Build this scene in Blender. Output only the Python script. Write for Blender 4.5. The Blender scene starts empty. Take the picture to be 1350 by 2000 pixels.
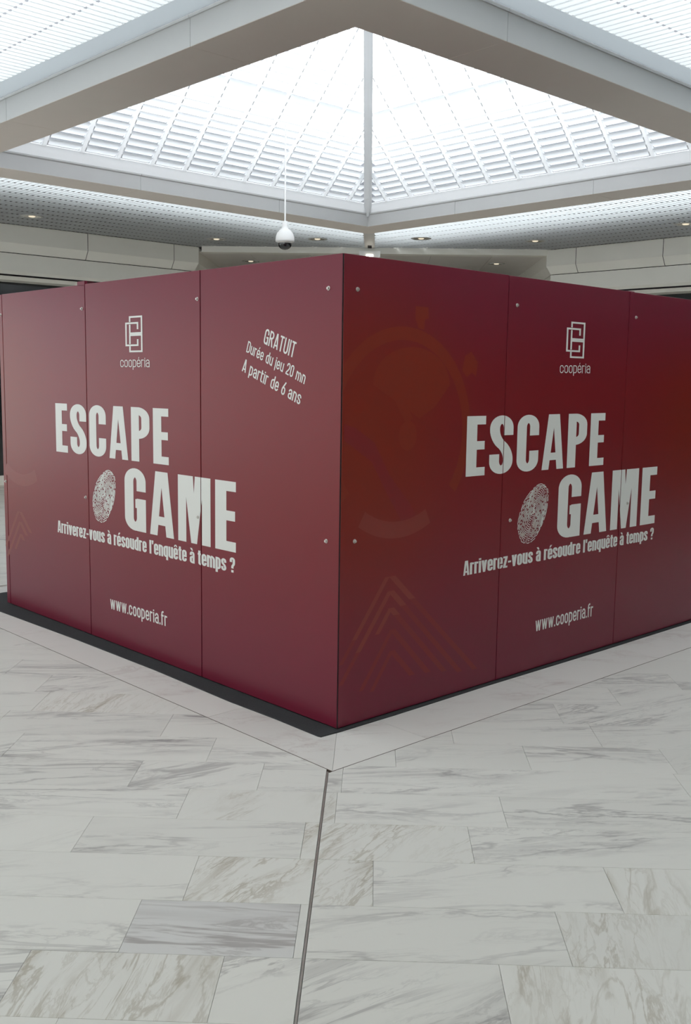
import bpy, bmesh, math, random
from mathutils.geometry import delaunay_2d_cdt
from mathutils import Vector, Matrix

S2 = math.sqrt(0.5)
SC = bpy.context.scene
COL = SC.collection
def W(l, r, z=0.0):
    """hall axes (l to the rear left, r to the rear right) to world"""
    return ((r - l) * S2, (l + r) * S2, z)

# ------------------------------------------------------------------ camera, sky, exposure
cam_data = bpy.data.cameras.new('camera')
cam = bpy.data.objects.new('camera', cam_data); COL.objects.link(cam)
cam_data.sensor_fit = 'VERTICAL'; cam_data.sensor_height = 36.0
cam_data.lens = 1956.2 / 2000.0 * 36.0
yaw, pitch, roll = 0.0296, -0.1305, 0.0143
fw = Vector((-math.sin(yaw) * math.cos(pitch), math.cos(yaw) * math.cos(pitch), math.sin(pitch)))
rt = Vector((math.cos(yaw), math.sin(yaw), 0.0)); up = rt.cross(fw)
rt2 = rt * math.cos(roll) + up * math.sin(roll); up2 = up * math.cos(roll) - rt * math.sin(roll)
m = Matrix((rt2, up2, -fw)).transposed().to_4x4(); m.translation = Vector((0.1778, -5.0452, 1.8185))
cam.matrix_world = m
cam_data.clip_start = 0.05
SC.camera = cam

world = bpy.data.worlds.new('sky'); SC.world = world; world.use_nodes = True
nt = world.node_tree; nt.nodes.clear()
out = nt.nodes.new('ShaderNodeOutputWorld'); bg = nt.nodes.new('ShaderNodeBackground')
bg.inputs['Color'].default_value = (0.95, 0.975, 1.0, 1); bg.inputs['Strength'].default_value = 3.5
nt.links.new(bg.outputs[0], out.inputs[0])

SC.view_settings.view_transform = 'Standard'
SC.view_settings.look = 'None'
SC.view_settings.exposure = 0.12
SC.view_settings.gamma = 1.0
SC.view_settings.use_curve_mapping = False
SC.cycles.use_denoising = True
SC.cycles.max_bounces = 10
SC.cycles.diffuse_bounces = 6
SC.cycles.transparent_max_bounces = 24
SC.cycles.sample_clamp_indirect = 8.0

# ------------------------------------------------------------------ materials
def newmat(name):
    mt = bpy.data.materials.new(name); mt.use_nodes = True
    n = mt.node_tree; n.nodes.clear()
    return mt, n, n.nodes.new('ShaderNodeOutputMaterial')
def principled(name, col, rough=0.5, spec=0.5, metal=0.0, noise=0.0, nscale=8.0, bump=0.0):
    mt, n, o = newmat(name)
    b = n.nodes.new('ShaderNodeBsdfPrincipled'); n.links.new(b.outputs[0], o.inputs[0])
    b.inputs['Roughness'].default_value = rough; b.inputs['Metallic'].default_value = metal
    b.inputs['Specular IOR Level'].default_value = spec
    b.inputs['Base Color'].default_value = (*col, 1)
    if noise or bump:
        tc = n.nodes.new('ShaderNodeTexCoord'); nz = n.nodes.new('ShaderNodeTexNoise')
        nz.inputs['Scale'].default_value = nscale; nz.inputs['Detail'].default_value = 5
        n.links.new(tc.outputs['Object'], nz.inputs['Vector'])
        if noise:
            mx = n.nodes.new('ShaderNodeMix'); mx.data_type = 'RGBA'
            mx.inputs['A'].default_value = (*[c * (1 - noise) for c in col], 1)
            mx.inputs['B'].default_value = (*[min(1, c * (1 + noise)) for c in col], 1)
            n.links.new(nz.outputs['Fac'], mx.inputs['Factor']); n.links.new(mx.outputs['Result'], b.inputs['Base Color'])
        if bump:
            bp = n.nodes.new('ShaderNodeBump'); bp.inputs['Strength'].default_value = bump; bp.inputs['Distance'].default_value = 0.002
            n.links.new(nz.outputs['Fac'], bp.inputs['Height']); n.links.new(bp.outputs[0], b.inputs['Normal'])
    return mt
def translucent(name, col, tcol, mix):
    mt, n, o = newmat(name)
    d = n.nodes.new('ShaderNodeBsdfDiffuse'); d.inputs[0].default_value = (*col, 1)
    t = n.nodes.new('ShaderNodeBsdfTranslucent'); t.inputs[0].default_value = (*tcol, 1)
    mx = n.nodes.new('ShaderNodeMixShader'); mx.inputs[0].default_value = mix
    n.links.new(d.outputs[0], mx.inputs[1]); n.links.new(t.outputs[0], mx.inputs[2]); n.links.new(mx.outputs[0], o.inputs[0])
    return mt
def emitter(name, col, s):
    mt, n, o = newmat(name)
    e = n.nodes.new('ShaderNodeEmission'); e.inputs[0].default_value = (*col, 1); e.inputs[1].default_value = s
    n.links.new(e.outputs[0], o.inputs[0]); return mt
def glass(name, tint, gl=0.06):
    mt, n, o = newmat(name)
    t = n.nodes.new('ShaderNodeBsdfTransparent'); t.inputs[0].default_value = (*tint, 1)
    g = n.nodes.new('ShaderNodeBsdfGlossy'); g.inputs['Roughness'].default_value = 0.02
    mx = n.nodes.new('ShaderNodeMixShader'); mx.inputs[0].default_value = gl
    n.links.new(t.outputs[0], mx.inputs[1]); n.links.new(g.outputs[0], mx.inputs[2]); n.links.new(mx.outputs[0], o.inputs[0])
    return mt

def marble(name, ang, stretch, dens, dark, tint, base=(0.725, 0.714, 0.676), thresh=0.5):
    """white marble: thin ridged veins along 'ang', soft grey clouds and specks"""
    mt, n, o = newmat(name); N = n.nodes; L = n.links
    b = N.new('ShaderNodeBsdfPrincipled'); L.new(b.outputs[0], o.inputs[0])
    b.inputs['Roughness'].default_value = 0.42; b.inputs['Specular IOR Level'].default_value = 0.35
    tc = N.new('ShaderNodeTexCoord'); oi = N.new('ShaderNodeObjectInfo')
    off = N.new('ShaderNodeVectorMath'); off.operation = 'SCALE'; off.inputs[0].default_value = (37.0, 53.0, 19.0)
    L.new(oi.outputs['Random'], off.inputs['Scale'])
    rot = N.new('ShaderNodeVectorRotate'); rot.rotation_type = 'Z_AXIS'; rot.inputs['Angle'].default_value = -ang
    L.new(tc.outputs['Object'], rot.inputs['Vector'])
    sc = N.new('ShaderNodeVectorMath'); sc.operation = 'MULTIPLY'; sc.inputs[1].default_value = (1.0 / stretch, 1.0, 1.0)
    L.new(rot.outputs[0], sc.inputs[0])
    ad = N.new('ShaderNodeVectorMath'); L.new(sc.outputs[0], ad.inputs[0]); L.new(off.outputs[0], ad.inputs[1])
    def noise(scale, detail, dist=0.0, rough=0.6):
        z = N.new('ShaderNodeTexNoise'); z.inputs['Scale'].default_value = scale; z.inputs['Detail'].default_value = detail
        z.inputs['Distortion'].default_value = dist; z.inputs['Roughness'].default_value = rough
        L.new(ad.outputs[0], z.inputs['Vector']); return z.outputs['Fac']
    def math_(op, a, bb=None, clamp=False):
        k = N.new('ShaderNodeMath'); k.operation = op; k.use_clamp = clamp
        for i, v in enumerate((a, bb)):
            if v is None: continue
            if isinstance(v, (int, float)): k.inputs[i].default_value = v
            else: L.new(v, k.inputs[i])
        return k.outputs[0]
    def ramp(v, lo, hi):
        r = N.new('ShaderNodeMapRange'); r.interpolation_type = 'SMOOTHSTEP'
        r.inputs['From Min'].default_value = lo; r.inputs['From Max'].default_value = hi
        L.new(v, r.inputs['Value']); return r.outputs['Result']
    ridge = math_('ABSOLUTE', math_('SUBTRACT', noise(4.5 * dens, 6, 0.7), 0.5))
    vein = ramp(ridge, 0.03, 0.0)
    ridge2 = math_('ABSOLUTE', math_('SUBTRACT', noise(10.0 * dens, 7, 0.9, 0.65), 0.47))
    vein2 = ramp(ridge2, 0.035, 0.0)
    mask = ramp(noise(2.6, 3), thresh - 0.06, thresh + 0.16)
    cloud = math_('MULTIPLY', ramp(noise(6.0 * dens, 5, 0.8), 0.50, 0.78), mask)
    v1 = math_('MULTIPLY', math_('MAXIMUM', math_('MULTIPLY', vein, 0.85), math_('MULTIPLY', vein2, 0.45)), mask)
    tot = math_('MULTIPLY', math_('ADD', v1, math_('MULTIPLY', cloud, 1.1)), dark, True)
    mx = N.new('ShaderNodeMix'); mx.data_type = 'RGBA'
    mx.inputs['A'].default_value = (*base, 1); mx.inputs['B'].default_value = (*tint, 1)
    L.new(tot, mx.inputs['Factor'])
    # each slab a touch lighter or darker than the next
    br = N.new('ShaderNodeMix'); br.data_type = 'RGBA'; br.blend_type = 'MULTIPLY'; br.inputs['Factor'].default_value = 1
    bv = math_('ADD', math_('MULTIPLY', oi.outputs['Random'], 0.06), 0.95)
    cb = N.new('ShaderNodeCombineColor')
    for i in range(3): L.new(bv, cb.inputs[i])
    L.new(mx.outputs['Result'], br.inputs['A']); L.new(cb.outputs[0], br.inputs['B'])
    L.new(br.outputs['Result'], b.inputs['Base Color'])
    return mt

PI = math.pi
GREY = (0.33, 0.315, 0.31); WARM = (0.42, 0.38, 0.31); MAUVE = (0.37, 0.335, 0.34)
MARBLE = {
    'faint': marble('marble_faint', 0.15, 5.0, 0.9, 0.68, GREY, thresh=0.46),
    'along': marble('marble_along', 0.05, 7.0, 1.0, 0.8, GREY, thresh=0.44),
    'diag': marble('marble_diagonal', 0.55, 5.0, 1.1, 0.75, GREY, thresh=0.46),
    'cross': marble('marble_cross', 1.45, 4.5, 1.2, 0.75, WARM, thresh=0.44),
    'steep': marble('marble_steep', 1.0, 4.0, 1.3, 0.8, WARM, thresh=0.42),
    'grey': marble('marble_grey', -0.04, 8.0, 0.9, 1.0, (0.36, 0.335, 0.325), base=(0.64, 0.632, 0.62), thresh=0.40),
    'band': marble('marble_band', 0.2, 2.0, 0.7, 0.5, (0.50, 0.43, 0.41), base=(0.725, 0.705, 0.675), thresh=0.47),
}
M_grout = principled('grout', (0.58, 0.57, 0.55), 0.8, 0.2, noise=0.15, nscale=30)
M_steel = principled('brushed_steel', (0.42, 0.40, 0.37), 0.45, 0.5, 0.7, noise=0.2, nscale=60)
M_paint = principled('white_painted_metal', (0.73, 0.705, 0.675), 0.45, 0.4, noise=0.03, nscale=3)
M_fascia = principled('fascia_dim_tone', (0.55, 0.555, 0.555), 0.4, 0.4, noise=0.03, nscale=3)  # beam paint darkened to stand for the weaker light on the fascias
M_soffit = principled('soffit_bounce_tone', (0.84, 0.77, 0.70), 0.45, 0.4, noise=0.03, nscale=3)  # same beam paint, lightened and warmed to stand for bounce light from below
M_cream = principled('cream_cladding', (0.84, 0.83, 0.77), 0.5, 0.4, noise=0.03, nscale=3)
M_white = principled('white_frame', (0.86, 0.88, 0.90), 0.45, 0.4)
M_dark = principled('dark_gap', (0.02, 0.018, 0.02), 0.8, 0.1)
M_roof = principled('roof_underside', (0.16, 0.15, 0.14), 0.9, 0.1, noise=0.2)
M_added_upstand = principled('added_upstand', (0.22, 0.23, 0.25), 0.8, 0.2)
M_slat = translucent('perforated_slat', (0.50, 0.505, 0.495), (0.80, 0.84, 0.87), 0.50)
M_louvre = translucent('translucent_louvre', (0.86, 0.88, 0.90), (0.88, 0.91, 0.94), 0.32)
M_rafter = translucent('white_rafter', (0.90, 0.91, 0.92), (0.90, 0.91, 0.92), 0.5)
M_clip = principled('grey_clip', (0.60, 0.61, 0.63), 0.5, 0.4)
M_glass = glass('roof_glass', (0.965, 0.975, 0.97))
M_front = glass('added_front_glass', (0.66, 0.665, 0.655))
M_tint = glass('tinted_glass', (0.45, 0.46, 0.46))
M_shopglass = principled('dark_shop_glass', (0.02, 0.022, 0.025), 0.08, 0.6)
M_mat = principled('charcoal_carpet', (0.050, 0.051, 0.054), 0.95, 0.1, noise=0.5, nscale=220, bump=0.5)
M_bolt = principled('zinc_bolt', (0.62, 0.60, 0.57), 0.35, 0.5, 0.9)
M_vinyl = principled('white_vinyl', (0.74, 0.745, 0.72), 0.4, 0.4)
M_board = principled('dark_red_board_edge', (0.075, 0.006, 0.014), 0.5, 0.3)
M_housing = principled('white_plastic', (0.92, 0.92, 0.91), 0.35, 0.5)
M_dome = principled('smoked_dome', (0.015, 0.015, 0.018), 0.06, 0.8)
M_lamp = emitter('warm_lamp', (1.0, 0.88, 0.66), 0.85)
M_ring = principled('downlight_ring', (0.50, 0.50, 0.48), 0.4, 0.5)
M_lampw = emitter('emergency_lamp', (1.0, 0.95, 0.8), 6.0)
M_reflect = principled('downlight_reflector', (0.85, 0.82, 0.75), 0.25, 0.5, 0.6)

# ------------------------------------------------------------------ mesh helpers
def mesh(name, verts, faces, mat, parent=None, smooth=False):
    me = bpy.data.meshes.new(name); me.from_pydata([tuple(v) for v in verts], [], faces)
    if mat: me.materials.append(mat)
    if smooth:
        for p in me.polygons: p.use_smooth = True
    o = bpy.data.objects.new(name, me); COL.objects.link(o)
    if parent: o.parent = parent
    return o
def inst(src, parent, loc=(0, 0, 0), rz=0.0):
    c = src.copy(); COL.objects.link(c); c.parent = parent; c.location = loc; c.rotation_euler = (0, 0, rz); return c
def empty(name, loc=(0, 0, 0)):
    o = bpy.data.objects.new(name, None); COL.objects.link(o); o.location = loc; o.empty_display_size = 0.1; return o
def tag(o, label, cat, group=None):
    o['label'] = label; o['category'] = cat
    if group: o['group'] = group
    return o
def struct(o, label=None, cat=None):
    o['kind'] = 'structure'
    if label: o['label'] = label
    if cat: o['category'] = cat
    return o
class MB:
    def __init__(s): s.v = []; s.f = []
    def add(s, vs, fs):
        k = len(s.v); s.v += [tuple(v) for v in vs]; s.f += [tuple(i + k for i in f) for f in fs]
    def hexa(s, a, b, c, d, e, f, g, h):
        s.add([a, b, c, d, e, f, g, h], [(0, 3, 2, 1), (4, 5, 6, 7), (0, 1, 5, 4), (1, 2, 6, 5), (2, 3, 7, 6), (3, 0, 4, 7)])
    def lrbox(s, l0, l1, r0, r1, z0, z1):
        s.hexa(*[W(l, r, z) for z in (z0, z1) for l, r in ((l0, r0), (l0, r1), (l1, r1), (l1, r0))])
    def box(s, x0, x1, y0, y1, z0, z1):
        s.hexa(*[(x, y, z) for z in (z0, z1) for x, y in ((x0, y0), (x1, y0), (x1, y1), (x0, y1))])
    def prism(s, poly, z0, z1):
        n = len(poly)
        s.add([(x, y, z0) for x, y in poly] + [(x, y, z1) for x, y in poly],
              [tuple(range(n - 1, -1, -1)), tuple(range(n, 2 * n))] + [(i, (i + 1) % n, n + (i + 1) % n, n + i) for i in range(n)])
    def lathe(s, prof, n=24, c=(0, 0, 0)):
        k = len(s.v)
        for rr, z in prof:
            for i in range(n):
                a = 2 * PI * i / n; s.v.append((c[0] + rr * math.cos(a), c[1] + rr * math.sin(a), c[2] + z))
        for j in range(len(prof) - 1):
            for i in range(n):
                a = k + j * n + i; b = k + j * n + (i + 1) % n
                s.f.append((a, b, b + n, a + n))
    def bar(s, a, b, w, h, upv=(0, 0, 1)):
        a = Vector(a); b = Vector(b); d = (b - a).normalized(); u = Vector(upv); sd = d.cross(u).normalized(); u = sd.cross(d)
        P = [a - sd * w / 2 - u * h / 2, a + sd * w / 2 - u * h / 2, a + sd * w / 2 + u * h / 2, a - sd * w / 2 + u * h / 2]
        Q = [p + (b - a) for p in P]
        s.hexa(P[0], P[1], P[2], P[3], Q[0], Q[1], Q[2], Q[3])
    def build(s, name, mat, parent=None, smooth=False): return mesh(name, s.v, s.f, mat, parent, smooth)

# ------------------------------------------------------------------ floor
FL = struct(mesh('floor', [W(-9, -9, -0.012), W(-9, 13, -0.012), W(13, 13, -0.012), W(13, -9, -0.012),
                           (-8, 30, -0.012), (8, 30, -0.012), (8, 14, -0.012), (-8, 14, -0.012)], [(0, 1, 2, 3), (7, 6, 5, 4)], M_grout),
            'pale veined marble slab floor around the red booth', 'floor')
BAND = 0.384
def clip(poly, nx, ny, c):
    """keep nx*x+ny*y <= c"""
    res = []
    for i in range(len(poly)):
        a = poly[i]; b = poly[(i + 1) % len(poly)]
        da = nx * a[0] + ny * a[1] - c; db = nx * b[0] + ny * b[1] - c
        if da <= 0: res.append(a)
        if (da < 0 < db) or (db < 0 < da):
            t = da / (da - db); res.append((a[0] + (b[0] - a[0]) * t, a[1] + (b[1] - a[1]) * t))
    return res
def area(p): return 0.5 * sum(p[i][0] * p[(i + 1) % len(p)][1] - p[(i + 1) % len(p)][0] * p[i][1] for i in range(len(p)))
def tile_mesh(mb, poly, cx, cy, ch=0.0006):
    """slab with a tiny arris: bottom ring, shoulder ring, inset top"""
    n = len(poly)
    mx_ = sum(p[0] for p in poly) / n; my_ = sum(p[1] for p in poly) / n
    ins = []
    for x, y in poly:
        d = math.hypot(x - mx_, y - my_) or 1; k = max(0, 1 - 0.0018 / d); ins.append((mx_ + (x - mx_) * k, my_ + (y - my_) * k))
    vs = [(x - cx, y - cy, -0.0119) for x, y in poly] + [(x - cx, y - cy, -ch) for x, y in poly] + [(x - cx, y - cy, 0) for x, y in ins]
    fs = [tuple(range(2 * n, 3 * n))]
    for k in (0, 1):
        fs += [(k * n + i, k * n + (i + 1) % n, (k + 1) * n + (i + 1) % n, (k + 1) * n + i) for i in range(n)]
    mb.add(vs, fs)
rows = [-2.42, -2.085, -1.755, -1.42, -1.10, -0.79, -0.472, -0.145, 0.2]
while rows[-1] < 13.2: rows.append(rows[-1] + 0.33)
while rows[0] > -12.7: rows.insert(0, rows[0] - 0.33)
known = {  # row line at the far side: joints seen in the photo, with the slab kind to the right of each
    -1.10: [(-1.95, 'diag'), (-0.972, 'faint'), (-0.085, 'steep'), (0.583, 'faint'), (1.9, 'along')],
    -1.42: [(-1.60, 'faint'), (-0.473, 'steep'), (0.196, 'faint'), (1.068, 'cross'), (1.65, 'faint')],
    -1.755: [(-1.9, 'faint'), (-0.616, 'grey'), (-0.056, 'faint'), (0.827, 'cross'), (1.8, 'faint')],
    -2.085: [(-1.6, 'faint'), (-0.894, 'cross'), (-0.274, 'diag'), (0.594, 'cross'), (1.4, 'faint')],
    -0.79: [(-1.7, 'along'), (-0.626, 'steep'), (0.034, 'faint'), (0.75, 'along'), (1.62, 'faint')],
    -0.472: [(-1.9, 'faint'), (-0.909, 'diag'), (-0.327, 'along'), (0.05, 'faint'), (1.607, 'faint')],
    -0.145: [(-1.6, 'along'), (-0.609, 'along'), (0.30, 'faint'), (0.943, 'along'), (1.629, 'diag')],
    0.2: [(-1.8, 'faint'), (-0.9, 'along'), (0.6, 'along'), (1.35, 'faint')],
    -2.42: [(-1.9, 'faint'), (-0.7, 'faint'), (0.2, 'diag'), (1.1, 'faint')],
}
rnd = random.Random(11)
KINDS = ['faint'] * 5 + ['along'] * 4 + ['diag'] * 2 + ['cross', 'steep']
XJ = -0.022; G = 0.0006
rest = {k: MB() for k in ('faint', 'along')}
ntile = 0
for i in range(len(rows) - 1):
    y0, y1 = rows[i], rows[i + 1]
    kn = None
    for k in known:
        if abs(k - y1) < 1e-3: kn = known[k]
    js = list(kn) if kn else [(-0.4 + rnd.uniform(-0.4, 0.4), rnd.choice(KINDS))]
    while js[-1][0] < 13: js.append((js[-1][0] + rnd.uniform(0.62, 1.15), rnd.choice(KINDS)))
    while js[0][0] > -13: js.insert(0, (js[0][0] - rnd.uniform(0.62, 1.15), rnd.choice(KINDS)))
    for (xa, kind), (xb, _) in zip(js, js[1:]):
        base = [(xa + G, y0 + G), (xb - G, y0 + G), (xb - G, y1 - G), (xa + G, y1 - G)]
        parts = []
        if y0 < -BAND / S2 + 0.6 and abs(xa) < 8:
            parts.append(clip(clip(base, 1, 0, XJ - 0.006), S2, S2, -BAND - 0.006))     # left of the joint strip: r < -band
            parts.append(clip(clip(base, -1, 0, -XJ - 0.006), -S2, S2, -BAND - 0.006))
        else:
            parts.append(clip(clip(base, 1, 0, 0), S2, S2, -BAND - 0.006))
            parts.append(clip(clip(base, -1, 0, 0), -S2, S2, -BAND - 0.006))
        for p in parts:
            if len(p) < 3 or abs(area(p)) < 0.0008: continue
            cx = sum(q[0] for q in p) / len(p); cy = sum(q[1] for q in p) / len(p)
            l = (cy - cx) * S2; r = (cy + cx) * S2
            if min(l, r) < -8.9 or max(l, r) > 12.3: continue
            if -3.3 < cy < 2.4 and abs(cx) < 3.6 and ntile < 260:
                mb = MB(); tile_mesh(mb, p, cx, cy)
                t = mb.build('slab', MARBLE[kind], FL); t.location = (cx, cy, 0); ntile += 1
            else:
                tile_mesh(rest['along' if kind in ('along', 'grey', 'cross') else 'faint'], p, 0, 0)
for k, mb in rest.items():
    o = mb.build('distant_slabs', MARBLE[k], FL); o['kind'] = 'stuff'
# hall floor behind the booth (left, right and rear of it) and the corridor
mb = MB()
step = 0.66
for a in range(-14, 20):
    for b in range(-14, 20):
        l0, r0 = a * step, b * step
        l1, r1 = l0 + step, r0 + step
        if l0 > 12.3 or r0 > 12.3 or l1 <= 0 or r1 <= 0: continue
        if l0 < 4.6 and r0 < 4.6 and not (0 <= l0 and 0 <= r0 and l1 < 3.97 and r1 < 3.97): continue
        if l0 < 0.07 and r1 > 0 and r0 < 3.97: l0 = 0.07
        if r0 < 0.07 and l1 > 0 and l0 < 3.97: r0 = 0.07
        tile_mesh(mb, [W(max(l0, -0.38) + G, max(r0, -0.38) + G)[:2], W(max(l0, -0.38) + G, r1 - G)[:2], W(l1 - G, r1 - G)[:2], W(l1 - G, max(r0, -0.38) + G)[:2]][::-1], 0, 0)
o = mb.build('distant_slabs', MARBLE['faint'], FL); o['kind'] = 'stuff'
# marble border around the booth
def lr_poly(pts): return [W(l, r)[:2] for l, r in pts]
def border(pts):
    p = lr_poly(pts)
    if area(p) < 0: p = p[::-1]
    cx = sum(q[0] for q in p) / len(p); cy = sum(q[1] for q in p) / len(p)
    mb = MB(); tile_mesh(mb, p, cx, cy); t = mb.build('border_slab', MARBLE['band'], FL); t.location = (cx, cy, 0)
IN = 0.06
e_l = [-BAND, 0.62, 1.75, 2.9, 3.4, 4.5, 4.6]
e_r = [-BAND, 0.276, 1.42, 2.6, 3.7, 4.6]
for k in range(len(e_l) - 1):
    a, b = e_l[k] + 0.001, e_l[k + 1] - 0.001
    border([(a, -BAND), (b, -BAND), (b, IN), (a if k else IN, IN)] if k else [(-BAND + 0.001, -BAND), (b, -BAND), (b, IN), (IN + 0.001, IN)])
for k in range(len(e_r) - 1):
    a, b = e_r[k] + 0.001, e_r[k + 1] - 0.001
    border([(-BAND, a), (-BAND, b), (IN, b), (IN, a if k else IN)] if k else [(-BAND, -BAND + 0.001), (-BAND, b), (IN, b), (IN, IN + 0.001)])
mb = MB(); mb.box(XJ - 0.0035, XJ + 0.0035, -9, -BAND / S2 - 0.006, -0.0119, -0.0006); mb.build('joint_strip', M_steel, FL)
M_bronze = principled('dark_joint', (0.10, 0.075, 0.06), 0.6, 0.3)
for a, b in (((-BAND - 0.003, -BAND - 0.003), (4.6, -BAND - 0.003)), ((-BAND - 0.003, -BAND - 0.003), (-BAND - 0.003, 4.6))):
    mb = MB(); mb.bar(W(*a, -0.006), W(*b, -0.006), 0.006, 0.0105); mb.build('joint_strip', M_bronze, FL)

# ------------------------------------------------------------------ skylight beams
A0, B0 = 1.08, 6.83          # opening
A1, B1 = 0.57, 7.34          # outside of the beams
ZS, ZI, ZC = 4.0, 4.17, 4.2
MID = (A0 + B0) / 2
def side(k, t, d):
    """point on side k of the square: t along, d outwards from the centre"""
    if k == 0: return (MID + d, t)        # rear left, l = const
    if k == 1: return (t, MID + d)        # rear right
    if k == 2: return (t, MID - d)        # front left, r = const
    return (MID - d, t)                   # front right, l = const
H_IN, H_OUT = B0 - MID, B1 - MID
SEAMS = {0: [3.1, 5.2], 1: [3.1, 5.2], 2: [2.13, 4.9], 3: [1.95, 4.9]}
SNAME = ['rear left', 'rear right', 'front left', 'front right']
for k in range(4):
    root = struct(empty('trim_%d' % (k + 1)), 'white clad beam along the %s edge of the skylight' % SNAME[k], 'beam')
    cuts = [None] + SEAMS[k] + [None]
    for a, b in zip(cuts, cuts[1:]):
        def pt(d, z, end, c):
            if c is None: t = (MID - d) if end == 0 else (MID + d)
            else: t = c + (0.002 if end == 0 else -0.002)
            return W(*side(k, t, d), z)
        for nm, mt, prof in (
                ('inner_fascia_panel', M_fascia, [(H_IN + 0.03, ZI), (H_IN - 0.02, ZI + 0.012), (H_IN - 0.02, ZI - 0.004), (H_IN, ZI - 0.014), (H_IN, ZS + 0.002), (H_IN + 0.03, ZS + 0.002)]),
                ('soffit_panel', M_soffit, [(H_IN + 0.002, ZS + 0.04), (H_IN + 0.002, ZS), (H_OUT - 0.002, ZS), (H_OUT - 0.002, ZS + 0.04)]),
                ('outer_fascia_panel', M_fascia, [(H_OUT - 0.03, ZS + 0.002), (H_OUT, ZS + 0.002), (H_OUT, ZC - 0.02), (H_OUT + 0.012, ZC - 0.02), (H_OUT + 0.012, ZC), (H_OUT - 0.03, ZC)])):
            mb = MB(); n = len(prof)
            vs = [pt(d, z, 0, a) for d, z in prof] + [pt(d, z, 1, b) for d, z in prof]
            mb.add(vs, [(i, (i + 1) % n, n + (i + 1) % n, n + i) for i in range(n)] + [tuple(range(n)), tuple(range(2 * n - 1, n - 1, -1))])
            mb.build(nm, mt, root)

# ------------------------------------------------------------------ pyramid skylight
SKY = struct(empty('window_1', W(MID, MID, ZI)), 'white pyramid skylight with louvres over the red booth', 'skylight')
TAN = math.tan(math.radians(46)); Z0 = 4.20
def slope(k, t, z, off=0.0):
    """point on slope k: t along the edge, height z, pushed 'off' outwards (up) along the slope normal"""
    nx = math.sin(math.radians(46)); nz = math.cos(math.radians(46))
    d = H_IN - (z - Z0) / TAN
    p = W(*side(k, t, d + off * nx), z + off * nz)
    return (p[0] - SKY.location.x, p[1] - SKY.location.y, p[2] - SKY.location.z)
APEX = Z0 + H_IN * TAN
def hipt(z): return H_IN - (z - Z0) / TAN
for k in range(4):
    # curb ledge
    mb = MB()
    def q(d, z, s): 
        p = W(*side(k, MID + s * d, d), z); return (p[0] - SKY.location.x, p[1] - SKY.location.y, p[2] - SKY.location.z)
    pr = [(H_IN - 0.01, ZI + 0.012), (H_IN - 0.088, ZI + 0.118), (H_IN, ZI + 0.15), (H_IN + 0.12, ZI + 0.11), (H_IN + 0.12, ZI + 0.012)]
    n = len(pr)
    mb.add([q(d, z, -1) for d, z in pr] + [q(d, z, 1) for d, z in pr], [(i, (i + 1) % n, n + (i + 1) % n, n + i) for i in range(n)])
    mb.build('curb', M_rafter, SKY)
    # louvres: rows follow the edge, set between the rafters and cut at the hips
    raft = [1.4 + 0.4515 * i for i in range(12)]
    z = Z0 + 0.092; mass = MB(); clips = MB()
    while z < APEX - 0.12:
        zone = 0 if z < 4.88 else (1 if z < 5.16 else 2)
        h = 0.0645
        hw = hipt(z + h * 0.5) - 0.065
        if zone == 0: prof = [(z - 0.010, 0.050), (z + h * 0.5, 0.020), (z + h, 0.0)]
        elif zone == 1: prof = [(z - 0.004, 0.016), (z + h * 0.5, 0.010), (z + h * 0.98, 0.006)]
        else: prof = [(z + 0.020, 0.0), (z - 0.005, 0.045), (z - 0.022, 0.09)]
        ed = [MID - hw] + [t for t in raft if abs(t - MID) < hw - 0.03] + [MID + hw]
        if k < 2:      # pivot clips at the louvre ends
            for t in ed[1:-1]:
                tc_ = t + 0.020
                clips.hexa(slope(k, tc_, z + 0.012, -0.006), slope(k, tc_ + 0.012, z + 0.012, -0.006), slope(k, tc_ + 0.012, z + 0.046, -0.006), slope(k, tc_, z + 0.046, -0.006),
                           slope(k, tc_, z + 0.012, 0.004), slope(k, tc_ + 0.012, z + 0.012, 0.004), slope(k, tc_ + 0.012, z + 0.046, 0.004), slope(k, tc_, z + 0.046, 0.004))
        for t0, t1 in zip(ed, ed[1:]):
            g0 = 0.0 if t0 == ed[0] else 0.024; g1 = 0.0 if t1 == ed[-1] else 0.024
            single = k < 2 and zone < 2
            mb = MB() if single else mass; b0 = len(mb.v)
            for zz, oo in prof: mb.v += [slope(k, t0 + g0, zz, oo), slope(k, t1 - g1, zz, oo)]
            mb.f += [(b0 + 2 * i, b0 + 2 * i + 1, b0 + 2 * i + 3, b0 + 2 * i + 2) for i in range(len(prof) - 1)]
            if single: mb.build('louvre', M_louvre, SKY)
        z += h
    o = mass.build('upper_louvres', M_louvre, SKY); o['kind'] = 'stuff'
    if k < 2: clips.build('pivot_clips', M_clip, SKY)['kind'] = 'stuff'
    # rafters: folded strips in the gaps between the louvres
    for t in raft:
        zt = Z0 + (H_IN - abs(t - MID)) * TAN
        if zt < Z0 + 0.15: continue
        mb = MB()
        for tt, oo in ((t - 0.024, 0.035), (t - 0.024, -0.004), (t + 0.024, -0.004), (t + 0.024, 0.035)):
            mb.v += [slope(k, tt, Z0 + 0.07, oo), slope(k, tt, zt - 0.03, oo)]
        mb.f += [(0, 2, 3, 1), (2, 4, 5, 3), (4, 6, 7, 5)]; mb.build('rafter', M_rafter, SKY)
    # pane
    mesh('glass_pane', [slope(k, MID - H_IN, Z0, 0.13), slope(k, MID + H_IN, Z0, 0.13), slope(k, MID, APEX, 0.13)], [(0, 1, 2)], M_glass, SKY)
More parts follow.
